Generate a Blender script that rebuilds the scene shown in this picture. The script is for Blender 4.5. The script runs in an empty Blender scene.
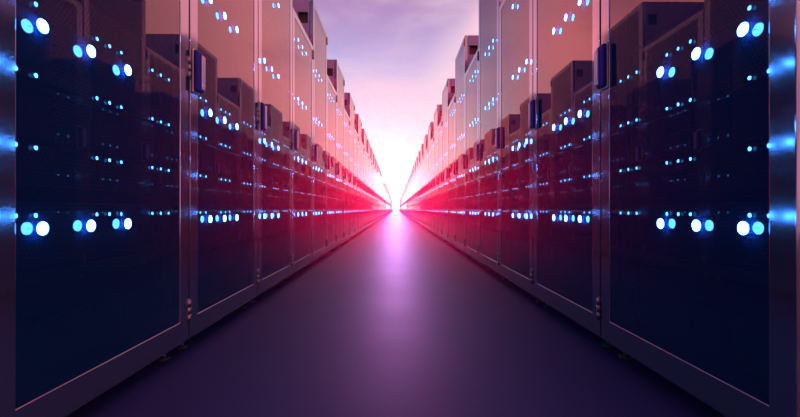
import bpy, bmesh, math, random
from mathutils import Vector, Matrix

S = bpy.context.scene
C = S.collection
D = 0.632                    # metres from the camera's line to the front of each row
PITCH = 0.95 * D             # spacing of the racks along a row
FIRST = 0.968 * D            # where the first rack of each row begins
CAMH = 0.70 * D
N_RACKS = 122                # racks in each row
N_DETAILED = 18              # racks per row that show parts
N_SERVERS = 3                # racks per row whose insides can be made out

# ------------------------------------------------------------------ materials
def new_mat(name):
    m = bpy.data.materials.new(name)
    m.use_nodes = True
    m.node_tree.nodes.clear()
    return m, m.node_tree.nodes, m.node_tree.links

def principled(name, color, rough=.5, metal=0.0, spec=.5, noise=None, bump=None):
    m, n, l = new_mat(name)
    out = n.new('ShaderNodeOutputMaterial')
    b = n.new('ShaderNodeBsdfPrincipled')
    b.inputs['Base Color'].default_value = (*color, 1)
    b.inputs['Roughness'].default_value = rough
    b.inputs['Metallic'].default_value = metal
    b.inputs['Specular IOR Level'].default_value = spec
    if noise:
        scale, amt = noise
        tc = n.new('ShaderNodeTexCoord')
        nz = n.new('ShaderNodeTexNoise')
        nz.inputs['Scale'].default_value = scale
        nz.inputs['Detail'].default_value = 4
        mr = n.new('ShaderNodeMapRange')
        mr.inputs['To Min'].default_value = rough - amt
        mr.inputs['To Max'].default_value = rough + amt
        l.new(tc.outputs['Object'], nz.inputs['Vector'])
        l.new(nz.outputs['Fac'], mr.inputs['Value'])
        l.new(mr.outputs['Result'], b.inputs['Roughness'])
    l.new(b.outputs[0], out.inputs['Surface'])
    return m

M = {}
M['frame'] = principled('frame_metal', (.25, .26, .36), .095, .92, .5, (4, .006))
M['body'] = principled('cabinet_steel', (.26, .20, .37), .45, .25, .4, (6, .05))
M['dark'] = principled('black_rubber', (.012, .012, .016), .6)
M['hinge'] = principled('hinge_steel', (.20, .15, .17), .35, .9)
M['violet'] = principled('violet_plastic', (.010, .003, .135), .6, spec=.2)
M['pull'] = principled('handle_steel', (.42, .36, .44), .3, .9)
M['foot'] = principled('foot_steel', (.35, .33, .36), .4, .7)

# tinted glass: a clean dielectric mirror over a dark see-through body with an added blue film for the lights' halos
def glass_mat():
    m, n, l = new_mat('smoked_glass')
    out = n.new('ShaderNodeOutputMaterial')
    fr = n.new('ShaderNodeFresnel'); fr.inputs['IOR'].default_value = 1.62
    gl = n.new('ShaderNodeBsdfGlossy'); gl.inputs['Roughness'].default_value = 0.0
    gl.inputs['Color'].default_value = (1.0, .86, .87, 1)
    tr = n.new('ShaderNodeBsdfTransparent'); tr.inputs['Color'].default_value = (.20, .19, .22, 1)
    du = n.new('ShaderNodeBsdfDiffuse'); du.inputs['Color'].default_value = (.004, .05, .17, 1)     # blue film, added to catch a halo round each light
    mx = n.new('ShaderNodeMixShader'); mx.inputs["Fac"].default_value = .26
    geo = n.new('ShaderNodeNewGeometry')                       # only the outer faces mirror
    k = n.new('ShaderNodeMath'); k.operation = 'SUBTRACT'; k.inputs[0].default_value = 1
    l.new(geo.outputs['Backfacing'], k.inputs[1])
    k2 = n.new('ShaderNodeMath'); k2.operation = 'MULTIPLY'
    l.new(fr.outputs[0], k2.inputs[0]); l.new(k.outputs[0], k2.inputs[1])
    clear = n.new('ShaderNodeBsdfTransparent')
    inner = n.new('ShaderNodeMixShader'); l.new(geo.outputs['Backfacing'], inner.inputs['Fac'])
    l.new(mx.outputs[0], inner.inputs[1]); l.new(clear.outputs[0], inner.inputs[2])
    top = n.new('ShaderNodeMixShader')
    l.new(tr.outputs[0], mx.inputs[1]); l.new(du.outputs[0], mx.inputs[2])
    l.new(k2.outputs[0], top.inputs['Fac'])
    l.new(inner.outputs[0], top.inputs[1]); l.new(gl.outputs[0], top.inputs[2])
    l.new(top.outputs[0], out.inputs['Surface'])
    return m
M['glass'] = glass_mat()

def led_mat(name, strength, power):
    m, n, l = new_mat(name)
    out = n.new('ShaderNodeOutputMaterial')
    e = n.new('ShaderNodeEmission')
    e.inputs['Color'].default_value = (.06, .36, 1, 1)
    e.inputs['Strength'].default_value = strength
    # the lens throws its light along its axis: intensity falls off with the angle from it
    g = n.new('ShaderNodeNewGeometry')
    d = n.new('ShaderNodeVectorMath'); d.operation = 'DOT_PRODUCT'
    l.new(g.outputs['Incoming'], d.inputs[0]); l.new(g.outputs['Normal'], d.inputs[1])
    ab = n.new('ShaderNodeMath'); ab.operation = 'ABSOLUTE'; l.new(d.outputs['Value'], ab.inputs[0])
    pw = n.new('ShaderNodeMath'); pw.operation = 'POWER'; pw.inputs[1].default_value = power
    l.new(ab.outputs[0], pw.inputs[0])
    k = n.new('ShaderNodeMath'); k.operation = 'MULTIPLY'; k.inputs[1].default_value = strength
    l.new(pw.outputs[0], k.inputs[0]); l.new(k.outputs[0], e.inputs['Strength'])
    l.new(e.outputs[0], out.inputs['Surface'])
    return m
M['led'] = led_mat('indicator_lens', 210, 2)
M['led_back'] = led_mat('indicator_glow', 52, .6)
M['led_far'] = led_mat('indicator_lens_distant', 210, 2)         # the same lamps, too far off to light anything here
M['led_back_far'] = led_mat('indicator_glow_distant', 52, .6)
for k in ('led', 'led_back'): M[k].cycles.emission_sampling = 'FRONT'
for k in ('led_far', 'led_back_far'): M[k].cycles.emission_sampling = 'NONE'


# perforated server fascia: a grid of dark round holes
def perf_mat():
    m, n, l = new_mat('perforated_fascia')
    out = n.new('ShaderNodeOutputMaterial')
    b = n.new('ShaderNodeBsdfPrincipled')
    b.inputs['Roughness'].default_value = .45
    b.inputs['Metallic'].default_value = .5
    tc = n.new('ShaderNodeTexCoord')
    sp = n.new('ShaderNodeSeparateXYZ')
    l.new(tc.outputs['Object'], sp.inputs[0])
    def math_(op, a, b_=None):
        k = n.new('ShaderNodeMath'); k.operation = op
        for i, v in enumerate((a, b_)):
            if v is None: continue
            if isinstance(v, (int, float)): k.inputs[i].default_value = v
            else: l.new(v, k.inputs[i])
        return k.outputs[0]
    row = math_('DIVIDE', sp.outputs[2], .0085)
    odd = math_('MODULO', math_('FLOOR', math_('ADD', row, 4000)), 2)
    col = math_('ADD', math_('DIVIDE', sp.outputs[1], .0100), math_('MULTIPLY', odd, .5))
    fx = math_('SUBTRACT', math_('FRACT', col), .5)
    fz = math_('SUBTRACT', math_('FRACT', row), .5)
    r2 = math_('ADD', math_('MULTIPLY', fx, fx), math_('MULTIPLY', fz, fz))
    hole = math_('LESS_THAN', r2, .085)
    mix = n.new('ShaderNodeMix'); mix.data_type = 'RGBA'
    mix.inputs[6].default_value = (.11, .085, .09, 1)
    mix.inputs[7].default_value = (.006, .006, .008, 1)
    l.new(hole, mix.inputs[0])
    l.new(mix.outputs[2], b.inputs['Base Color'])
    l.new(b.outputs[0], out.inputs['Surface'])
    return m
M['perf'] = perf_mat()
M['server'] = principled('server_case', (.05, .045, .055), .45, .4)

def floor_mat():
    m, n, l = new_mat('polished_floor')
    out = n.new('ShaderNodeOutputMaterial')
    b = n.new('ShaderNodeBsdfPrincipled')
    b.inputs['Base Color'].default_value = (.012, .014, .075, 1)
    b.inputs['Specular IOR Level'].default_value = .2
    tc = n.new('ShaderNodeTexCoord')
    nz = n.new('ShaderNodeTexNoise'); nz.inputs['Scale'].default_value = 3.0; nz.inputs['Detail'].default_value = 5
    mr = n.new('ShaderNodeMapRange')
    mr.inputs['To Min'].default_value = .49; mr.inputs['To Max'].default_value = .55
    l.new(tc.outputs['Object'], nz.inputs['Vector'])
    l.new(nz.outputs['Fac'], mr.inputs['Value'])
    l.new(mr.outputs['Result'], b.inputs['Roughness'])
    l.new(b.outputs[0], out.inputs['Surface'])
    return m
M['floor'] = floor_mat()

def haze_mat():
    m, n, l = new_mat('rose_haze')
    out = n.new('ShaderNodeOutputMaterial')
    v = n.new('ShaderNodeVolumeScatter')
    v.inputs['Color'].default_value = (1, .024, .10, 1)
    # thin at this end of the aisle, thickening a few steps further in
    tc = n.new('ShaderNodeTexCoord'); sp = n.new('ShaderNodeSeparateXYZ')
    l.new(tc.outputs['Object'], sp.inputs[0])
    mr = n.new('ShaderNodeMapRange'); mr.interpolation_type = 'SMOOTHSTEP'
    mr.inputs['From Min'].default_value = 1.0; mr.inputs['From Max'].default_value = 3.4
    mr.inputs['To Min'].default_value = 0; mr.inputs['To Max'].default_value = .165
    l.new(sp.outputs[1], mr.inputs['Value'])
    # and it lies low, fading out towards the tops of the racks
    mh = n.new('ShaderNodeMapRange'); mh.interpolation_type = 'SMOOTHSTEP'
    mh.inputs['From Min'].default_value = .55; mh.inputs['From Max'].default_value = 1.5
    mh.inputs['To Min'].default_value = 1; mh.inputs['To Max'].default_value = .04
    l.new(sp.outputs[2], mh.inputs['Value'])
    mu = n.new('ShaderNodeMath'); mu.operation = 'MULTIPLY'
    l.new(mr.outputs['Result'], mu.inputs[0]); l.new(mh.outputs['Result'], mu.inputs[1])
    l.new(mu.outputs[0], v.inputs['Density'])
    v.inputs['Anisotropy'].default_value = .70
    l.new(v.outputs[0], out.inputs['Volume'])
    return m
M['haze'] = haze_mat()

# ------------------------------------------------------------------ mesh helpers
def box(bm, x0, x1, y0, y1, z0, z1, mi=0, bevel=0.0, seg=1):
    vs = [bm.verts.new((x, y, z)) for x in (x0, x1) for y in (y0, y1) for z in (z0, z1)]
    fs = [(0, 1, 3, 2), (4, 6, 7, 5), (0, 4, 5, 1), (2, 3, 7, 6), (0, 2, 6, 4), (1, 5, 7, 3)]
    faces = []
    for f in fs:
        q = bm.faces.new([vs[i] for i in f]); q.material_index = mi; faces.append(q)
    if bevel:
        es = list({e for f in faces for e in f.edges})
        r = bmesh.ops.bevel(bm, geom=es, offset=bevel, segments=seg, affect='EDGES', profile=.5)
        for f in r['faces']: f.material_index = mi
    return faces

def cyl(bm, p, axis, r, h, seg=16, mi=0, r2=None):
    """a capped cylinder from p, h long along +axis ('x' or 'z')"""
    r2 = r if r2 is None else r2
    a, b = [], []
    for i in range(seg):
        t = 2 * math.pi * i / seg
        c, s = math.cos(t), math.sin(t)
        if axis == 'z':
            a.append(bm.verts.new((p[0] + r * c, p[1] + r * s, p[2]))); b.append(bm.verts.new((p[0] + r2 * c, p[1] + r2 * s, p[2] + h)))
        else:
            a.append(bm.verts.new((p[0], p[1] + r * c, p[2] + r * s))); b.append(bm.verts.new((p[0] + h, p[1] + r2 * c, p[2] + r2 * s)))
    out = [bm.faces.new(list(reversed(a))), bm.faces.new(b)]
    for i in range(seg):
        j = (i + 1) % seg
        q = bm.faces.new((a[i], a[j], b[j], b[i])); q.smooth = True; out.append(q)
    for f in out: f.material_index = mi

def ring(bm, x0, x1, yo, zo, yi, zi, mi=0, bevel=.003):
    """rectangular door frame: yo/zo outer extents, yi/zi inner extents (pairs)"""
    def loop(x, y, z): return [bm.verts.new((x, y[0], z[0])), bm.verts.new((x, y[1], z[0])), bm.verts.new((x, y[1], z[1])), bm.verts.new((x, y[0], z[1]))]
    fo, fi, bo, bi = loop(x1, yo, zo), loop(x1, yi, zi), loop(x0, yo, zo), loop(x0, yi, zi)
    fs = []
    for i in range(4):
        j = (i + 1) % 4
        fs += [bm.faces.new((fo[i], fo[j], fi[j], fi[i])), bm.faces.new((bo[j], bo[i], bi[i], bi[j])),
               bm.faces.new((fo[j], fo[i], bo[i], bo[j])), bm.faces.new((fi[i], fi[j], bi[j], bi[i]))]
    es = set()
    for lp in (fo, fi):
        for i in range(4):
            e = bm.edges.get((lp[i], lp[(i + 1) % 4]))
            if e: es.add(e)
    bmesh.ops.bevel(bm, geom=list(es), offset=bevel, segments=3, affect='EDGES', profile=.5)
    for f in bm.faces: f.material_index = mi

def mesh(name, bm, mats):
    bmesh.ops.recalc_face_normals(bm, faces=bm.faces[:])
    me = bpy.data.meshes.new(name)
    bm.to_mesh(me); bm.free()
    for m in mats: me.materials.append(M[m])
    return me

def link(name, data, parent=None):
    o = bpy.data.objects.new(name, data)
    C.objects.link(o)
    if parent: o.parent = parent
    return o

# ------------------------------------------------------------------ setting
bm = bmesh.new()
vs = [bm.verts.new(p) for p in ((-60, -6, 0), (60, -6, 0), (60, 400, 0), (-60, 400, 0))]
bm.faces.new(vs)
fl = link('floor', mesh('floor', bm, ['floor'])); fl['kind'] = 'structure'

bm = bmesh.new()
box(bm, -1.6, 1.6, -1.0, 18.0, .0005, 2.15)
hz = link('haze', mesh('haze', bm, ['haze']))
hz['kind'] = 'stuff'; hz['label'] = 'rose pink haze hanging in the aisle between the racks'; hz['category'] = 'haze'

# ------------------------------------------------------------------ the rack
# local frame: +x faces the aisle, y runs along the row, z up; front of the door frame at x = 0
HW = PITCH / 2 - .006 * D
ZB = .07 * D
HOLE = (-.118, -.042, 2.95 * D, 3.085 * D)     # opening in the side panels of the tall racks
def heights(tall): return (2.53 if tall else 1.96) * D + CAMH

def bm_body(bm, tall, mi=0, md=1):
    zt = heights(tall)
    x0, x1, t = -.95, -.030, .015
    for s in (-1, 1):
        ya, yb = (s * HW, s * (HW - t)) if s < 0 else (s * (HW - t), s * HW)
        if tall:
            hx0, hx1, hz0, hz1 = HOLE
            box(bm, x0, hx0, ya, yb, ZB, zt, mi)
            box(bm, hx1, x1, ya, yb, ZB, zt, mi)
            box(bm, hx0, hx1, ya, yb, ZB, hz0, mi)
            box(bm, hx0, hx1, ya, yb, hz1, zt, mi)
            yin = s * (HW - t - .012)                 # dark plate added inside to stop sky light showing through the opening
            box(bm, hx0 - .02, hx1 + .004, yin - .002, yin + .002, hz0 - .02, hz1 + .02, md)
        else:
            box(bm, x0, x1, ya, yb, ZB, zt, mi)
    box(bm, x0, x1, -HW + t, HW - t, zt - t, zt, mi)
    box(bm, x0, x1, -HW + t, HW - t, ZB, ZB + t, mi)
    box(bm, x0, x0 + t, -HW + t, HW - t, ZB + t, zt - t, mi)
    # dark inner lining behind the opening
    box(bm, -.46, -.45, -HW + t, HW - t, ZB + t, zt - t, md)

def bm_door(bm, tall, mi=0):
    zt = heights(tall)
    ring(bm, -.026, 0, (-HW, HW), (ZB, zt), (-PITCH / 2 + .08 * D, PITCH / 2 - .08 * D), (.172 * D, zt - .065 * D), mi, .002)

GX = -.0022
def bm_glass(bm, tall, mi=0):
    zt = heights(tall)
    e = .008
    box(bm, GX - .005, GX, -PITCH / 2 + .08 * D - e, PITCH / 2 - .08 * D + e, .172 * D - e, zt - .065 * D + e, mi)

LED_ROWS = [h * D + CAMH for h in (-.054, .508, 1.107, 1.700)]
LED_X = GX + .0225 * D                 # the lens stands this far off the glass
LED_OFF = [.136, .175, .083, .150]
def bm_led(bm, x, y, z, mf=0, mb=1, seg=24):
    """a round lens: front face mf, rim and back mb, a hair-thin lead back to the glass"""
    R = .0180 * D
    cyl(bm, (x - .0012, y, z), 'x', R, .0012, seg, mb + 1)
    bm.faces.ensure_lookup_table()
    for f in bm.faces:
        c = f.calc_center_median()
        if len(f.verts) == seg and abs(c.y - y) < 1e-4 and abs(c.z - z) < 1e-4 and abs(c.x - x) < .0016:
            f.material_index = mf if c.x > x - .0006 else mb
    cyl(bm, (x - .0225 * D, y, z), 'x', .0004, .0225 * D - .0012, 6, mb + 1)

def led_spots(side, i):
    off = LED_OFF[i] if i < 4 else (.095, .160)[i % 2]
    for r in LED_ROWS:
        for k in range(3):
            y = (off + .174 * k) * D - PITCH / 2
            yield (y if side < 0 else -y), r

HY = -PITCH / 2 + .048 * D                  # the handle's side of the door
HZ = 1.38 * D
def bm_handle_base(bm, side=-1, mi=0):
    w = .036 * D
    # escutcheon plate with a lock barrel, above and below the grip
    box(bm, .000, .006, HY - w * .8, HY + w * .8, HZ - .108 * D, HZ + .108 * D, mi, .002, 2)
    box(bm, .015, .024, min(HY - side * w * .1, HY - side * w), max(HY - side * w * .1, HY - side * w), HZ - .085 * D, HZ + .085 * D, mi, .002, 2)
    cyl(bm, (.005, HY - side * w * .55, HZ - .075 * D), 'x', .004, .016, 10, mi)
    cyl(bm, (.005, HY - side * w * .55, HZ + .075 * D), 'x', .004, .016, 10, mi)
def bm_grip(bm, mi=0):
    w = .036 * D
    box(bm, .005, .019, HY - w * .95, HY + w * .95, HZ - .1 * D, HZ + .1 * D, mi, .0055, 4)

def bm_hinge(bm, z, mi=0):
    y = HW - .0032
    for k in (-1, 0, 1):
        cyl(bm, (.002, y, z + k * .022 - .010), 'z', .0062, .020, 12, mi)
    cyl(bm, (.002, y, z - .036), 'z', .0035, .072, 8, mi)
    box(bm, -.0003, .0025, y - .012, y, z - .030, z + .030, mi, .0008)

def hinge_heights(tall): return (.21 * D, 1.38 * D, heights(tall) - .10 * D)

def bm_foot(bm, x, y, mi=0, md=1):
    cyl(bm, (x, y, .0), 'z', .020, .010, 18, md, .017)
    cyl(bm, (x, y, .010), 'z', .0065, ZB - .010, 10, mi)
    cyl(bm, (x, y, .020), 'z', .0125, .009, 6, mi)

FEET = [(-.050, -HW + .045), (-.050, HW - .045), (-.90, -HW + .045), (-.90, HW - .045)]

def bm_server(bm, h, style):
    """one rack unit, its front at x = 0, from z = 0 to h"""
    hw = HW - .055
    box(bm, -.34, -.006, -hw, hw, .001, h - .001, 0)
    if style == 0:        # perforated fascia
        box(bm, -.006, 0, -hw, hw, .002, h - .002, 1, .0015)
    else:                 # drive bays
        n = 4
        for k in range(n):
            a = -hw + .03 + k * (2 * hw - .06) / n
            b = a + (2 * hw - .06) / n - .004
            box(bm, -.006, .002, a, b, .006, h - .006, 1 if k % 2 else 0, .0015)
    for s in (-1, 1):     # ears with bow handles
        box(bm, -.004, .002, s * hw - (0 if s < 0 else .022), s * hw + (.022 if s < 0 else 0), .002, h - .002, 2, .001)
        y = s * (hw - .011)
        box(bm, .002, .016, y - .003, y + .003, .010, .016, 2, .001)
        box(bm, .002, .016, y - .003, y + .003, h - .016, h - .010, 2, .001)
        box(bm, .012, .018, y - .003, y + .003, .010, h - .010, 2, .002, 2)

ORD = ['first', 'second', 'third', 'fourth', 'fifth', 'sixth', 'seventh', 'eighth', 'ninth', 'tenth', 'eleventh', 'twelfth',
       'thirteenth', 'fourteenth', 'fifteenth', 'sixteenth', 'seventeenth', 'eighteenth', 'nineteenth', 'twentieth']

U = {}
for nm, h, st in (('two', .088, 0), ('three', .132, 0), ('bays', .110, 1)):
    bm = bmesh.new(); bm_server(bm, h, st); U[nm] = (h, mesh('server_unit', bm, ['server', 'perf', 'hinge']))

bm = bmesh.new(); bm_led(bm, 0, 0, 0, seg=20); LED_MESH = mesh('indicator_light', bm, ['led', 'led_back', 'dark'])
bm = bmesh.new(); bm_led(bm, 0, 0, 0, seg=16); LED_FAR = mesh('indicator_light', bm, ['led', 'led_back_far', 'dark'])
bm = bmesh.new(); bm_led(bm, 0, 0, 0, seg=14); LED_FARTHER = mesh('indicator_light', bm, ['led_far', 'led_back_far', 'dark'])

TEMPL = {}
def template(side, par):
    tall = (par == 0) == (side < 0)
    t = {'tall': tall}
    def mk(key, mats, fn, *a):
        bm = bmesh.new(); fn(bm, *a); t[key] = mesh(key, bm, mats)
    mk('cabinet_body', ['body', 'dark'], bm_body, tall)
    mk('door', ['frame'], bm_door, tall)
    mk('glass_pane', ['glass'], bm_glass, tall)
    mk('handle', ['pull'], bm_handle_base, side)
    mk('grip', ['violet'], bm_grip)
    t['hinges'] = []
    for z in hinge_heights(tall):
        bm = bmesh.new(); bm_hinge(bm, z); t['hinges'].append(mesh('hinge', bm, ['hinge']))
    t['feet'] = []
    for x, y in FEET:
        bm = bmesh.new(); bm_foot(bm, x, y); t['feet'].append(mesh('foot', bm, ['foot', 'dark']))
    # the whole rack in one mesh for the far end of the row
    bm = bmesh.new()
    bm_door(bm, tall, 0); bm_glass(bm, tall, 1); bm_body(bm, tall, 2, 5)
    for y, z in led_spots(side, par + 20): bm_led(bm, LED_X, y, z, 3, 4, 10)
    for x, y in FEET: bm_foot(bm, x, y, 5, 5)
    for z in hinge_heights(tall): bm_hinge(bm, z, 6)
    bm_handle_base(bm, side, 6)
    t['whole'] = mesh('server_rack', bm, ['frame', 'glass', 'body', 'led_far', 'led_back_far', 'dark', 'hinge'])
    return t
for side in (-1, 1):
    for par in (0, 1): TEMPL[side, par] = template(side, par)

random.seed(5)
def rack(side, i):
    t = TEMPL[side, i % 2]
    tall = t['tall']
    word = 'tall' if tall else 'short'
    sname = 'left' if side < 0 else 'right'
    loc = (side * D, FIRST + (i + .5) * PITCH, 0)
    rot = 0 if side < 0 else math.pi
    if i >= N_DETAILED:
        r = link('server_rack', t['whole'])
        r['label'] = f'far {word} server rack deep in the pink haze, {sname} row'
        r['group'] = f'far {word} server racks of the {sname} row'
    else:
        r = link('server_rack', None)
        r.empty_display_size = .2
        look = 'blue lights on a dark glass door' if i < 2 else 'pink sky mirrored in its glass door'
        if i > 7: look = 'tinted pink by haze'
        r['label'] = f'{word} server rack, {ORD[i]} along the {sname} row, {look}'
        r['group'] = f'server racks of the {sname} row'
    r['category'] = 'server rack'
    r.location = loc; r.rotation_euler = (0, 0, rot)
    if i >= N_DETAILED: return
    link('cabinet_body', t['cabinet_body'], r)
    d = link('door', t['door'], r)
    g = link('glass_pane', t['glass_pane'], d); g['label'] = 'smoked mirror-like glass pane'
    h = link('handle', t['handle'], r)
    p = link('grip', t['grip'], h); p['label'] = 'violet plastic grip'
    for m in t['hinges']:
        if side < 0 or i > 0: link('hinge', m, d)
    for m in t['feet']: link('foot', m, r)
    for y, z in led_spots(side, i):
        o = link('indicator_light', LED_MESH if i < 3 else LED_FAR if i < 9 else LED_FARTHER, r); o.location = (LED_X, y, z)
        o['label'] = 'round glowing blue white indicator light'
    if i < N_SERVERS:
        z, k = .19 * D, 0
        while z < heights(tall) - .26:
            nm = ('bays', 'two', 'three', 'two', 'bays')[(k + i) % 5]
            hh, me_ = U[nm]
            o = link('server_unit', me_, r); o.location = (-.062, 0, z)
            z += hh + (.022 if k % 3 == 2 else .004); k += 1

for side in (-1, 1):
    for i in range(N_RACKS): rack(side, i)

# ------------------------------------------------------------------ sky
W = bpy.data.worlds.new('World'); S.world = W
W.use_nodes = True
n, l = W.node_tree.nodes, W.node_tree.links
n.clear()
out = n.new('ShaderNodeOutputWorld'); bg = n.new('ShaderNodeBackground')
l.new(bg.outputs[0], out.inputs[0])
tc = n.new('ShaderNodeTexCoord')
sep = n.new('ShaderNodeSeparateXYZ'); l.new(tc.outputs['Generated'], sep.inputs[0])
X, Y, Z = sep.outputs
def mt(op, a, b=None, c=None, clamp=False):
    k = n.new('ShaderNodeMath'); k.operation = op; k.use_clamp = clamp
    for i, v in enumerate((a, b, c)):
        if v is None: continue
        if isinstance(v, (int, float)): k.inputs[i].default_value = v
        else: l.new(v, k.inputs[i])
    return k.outputs[0]
def ramp(fac, stops, interp='LINEAR'):
    r = n.new('ShaderNodeValToRGB'); r.color_ramp.interpolation = interp
    while len(r.color_ramp.elements) > 1: r.color_ramp.elements.remove(r.color_ramp.elements[-1])
    for i, (p, c) in enumerate(stops):
        e = r.color_ramp.elements[0] if i == 0 else r.color_ramp.elements.new(p)
        e.position = p; e.color = (*c, 1)
    l.new(fac, r.inputs[0]); return r.outputs[0]
def mixc(f, a, b, mode='MIX'):
    k = n.new('ShaderNodeMix'); k.data_type = 'RGBA'; k.blend_type = mode
    for i, v in ((0, f), (6, a), (7, b)):
        if isinstance(v, (int, float)): k.inputs[i].default_value = v
        elif isinstance(v, tuple): k.inputs[i].default_value = (*v, 1)
        else: l.new(v, k.inputs[i])
    return k.outputs[2]
def smooth(v, a, b):
    k = n.new('ShaderNodeMapRange'); k.interpolation_type = 'SMOOTHSTEP'
    k.inputs['From Min'].default_value = a; k.inputs['From Max'].default_value = b
    l.new(v, k.inputs['Value']); return k.outputs[0]

el = ramp(Z, [(0, (1.15, 1.05, 1.15)), (.17, (.98, .90, 1.02)), (.245, (.76, .71, .93)), (.354, (.50, .45, .78)),
              (.46, (.46, .28, .55)), (.70, (.15, .10, .26)), (1, (.03, .035, .13))])
az = mt('ARCTAN2', X, Y)                      # + to the right
aaz = mt('ABSOLUTE', az)
# sunset colour away from the aisle's axis
side_f = mt('MAXIMUM', smooth(mt('SUBTRACT', az, mt('MULTIPLY', Z, .35)), .0, .24), smooth(az, -.20, -.46))
front = smooth(Y, -.25, .35)
salmon = mixc(smooth(az, -.5, .5), (3.3, .88, .85), (1.9, .52, .60))
salmon_back = mixc(front, (.07, .075, .26), salmon)
hi = smooth(Z, .60, .33)
base = mixc(mt('MULTIPLY', side_f, hi), el, salmon_back)
# wisps of cloud, combed obliquely across the sky
mp = n.new('ShaderNodeMapping'); mp.inputs['Scale'].default_value = (1.6, 1.4, 4.6); mp.inputs['Rotation'].default_value = (.1, .80, .15)
mp.inputs['Location'].default_value = (.35, .1, .2)
l.new(tc.outputs['Generated'], mp.inputs[0])
nz = n.new('ShaderNodeTexNoise'); nz.inputs['Scale'].default_value = 1.7; nz.inputs['Detail'].default_value = 6; nz.inputs['Roughness'].default_value = .5
nz.inputs['Distortion'].default_value = .4
l.new(mp.outputs[0], nz.inputs['Vector'])
cl = smooth(nz.outputs['Fac'], .44, .70)
bank = mt('MULTIPLY', smooth(az, -.03, .14), smooth(mt('SUBTRACT', Z, mt('MULTIPLY', az, .9)), .36, .20))   # the pale bank over the right row
cl2 = mt('MAXIMUM', mt('MULTIPLY', cl, .55), mt('MULTIPLY', bank, .75))
cloud = mixc(cl2, base, mixc(side_f, (.93, .70, .80), (2.4, .80, .80)))
dk = smooth(nz.outputs['Fac'], .50, .34)
cloud = mixc(mt('MULTIPLY', mt('MULTIPLY', dk, .9), mt('MULTIPLY_ADD', side_f, .8, .2)), cloud, mixc(1.0, cloud, (.62, .60, .76), 'MULTIPLY'))
# the low sun's glare over the end of the aisle
sd = Vector((0, math.cos(.02), math.sin(.02))).normalized()
dp = n.new('ShaderNodeVectorMath'); dp.operation = 'DOT_PRODUCT'; dp.inputs[1].default_value = sd
l.new(tc.outputs['Generated'], dp.inputs[0])
ang2 = mt('MULTIPLY', mt('SUBTRACT', 1.0, dp.outputs['Value']), 2.0)      # about angle squared
def lobe(sig, amp): return mt('MULTIPLY', mt('EXPONENT', mt('DIVIDE', ang2, -2 * sig * sig)), amp)
glow = mt('ADD', lobe(.05, 1.6), lobe(.13, .2))
gc = n.new('ShaderNodeVectorMath'); gc.operation = 'SCALE'; gc.inputs[0].default_value = (1.0, .93, 1.0)
l.new(glow, gc.inputs['Scale'])
tot = mixc(1.0, cloud, gc.outputs[0], 'ADD')
l.new(tot, bg.inputs['Color'])
bg.inputs['Strength'].default_value = 1.0
W.cycles.sampling_method = 'MANUAL'; W.cycles.sample_map_resolution = 1024

# the sun itself, low over the end of the aisle
sl = bpy.data.lights.new('sun', 'SUN'); sl.energy = 4.2; sl.angle = math.radians(1.6); sl.color = (1, .05, .19)
so = bpy.data.objects.new('sun', sl); C.objects.link(so)
so.rotation_euler = Vector((0, math.cos(math.radians(4.6)), math.sin(math.radians(4.6)))).to_track_quat('Z', 'Y').to_euler()
so.location = (0, 60, 8)

# ------------------------------------------------------------------ camera
cd = bpy.data.cameras.new('camera'); cam = bpy.data.objects.new('camera', cd); C.objects.link(cam)
cd.sensor_width = 36; cd.lens = 36 * 394 / 800; cd.clip_start = .02; cd.clip_end = 1000
cam.location = (0, 0, CAMH)
cam.rotation_euler = (math.radians(90.07), 0, math.radians(-.58))
S.camera = cam

vs_ = S.view_settings
vs_.view_transform = 'Standard'; vs_.look = 'None'; vs_.gamma = 1; vs_.use_curve_mapping = False; vs_.exposure = 0
cy = S.cycles
cy.max_bounces = 14; cy.glossy_bounces = 2; cy.diffuse_bounces = 3; cy.transmission_bounces = 6
cy.volume_bounces = 4; cy.transparent_max_bounces = 12
cy.use_light_tree = False; cy.caustics_reflective = True; cy.sample_clamp_indirect = 1.0; cy.use_denoising = True
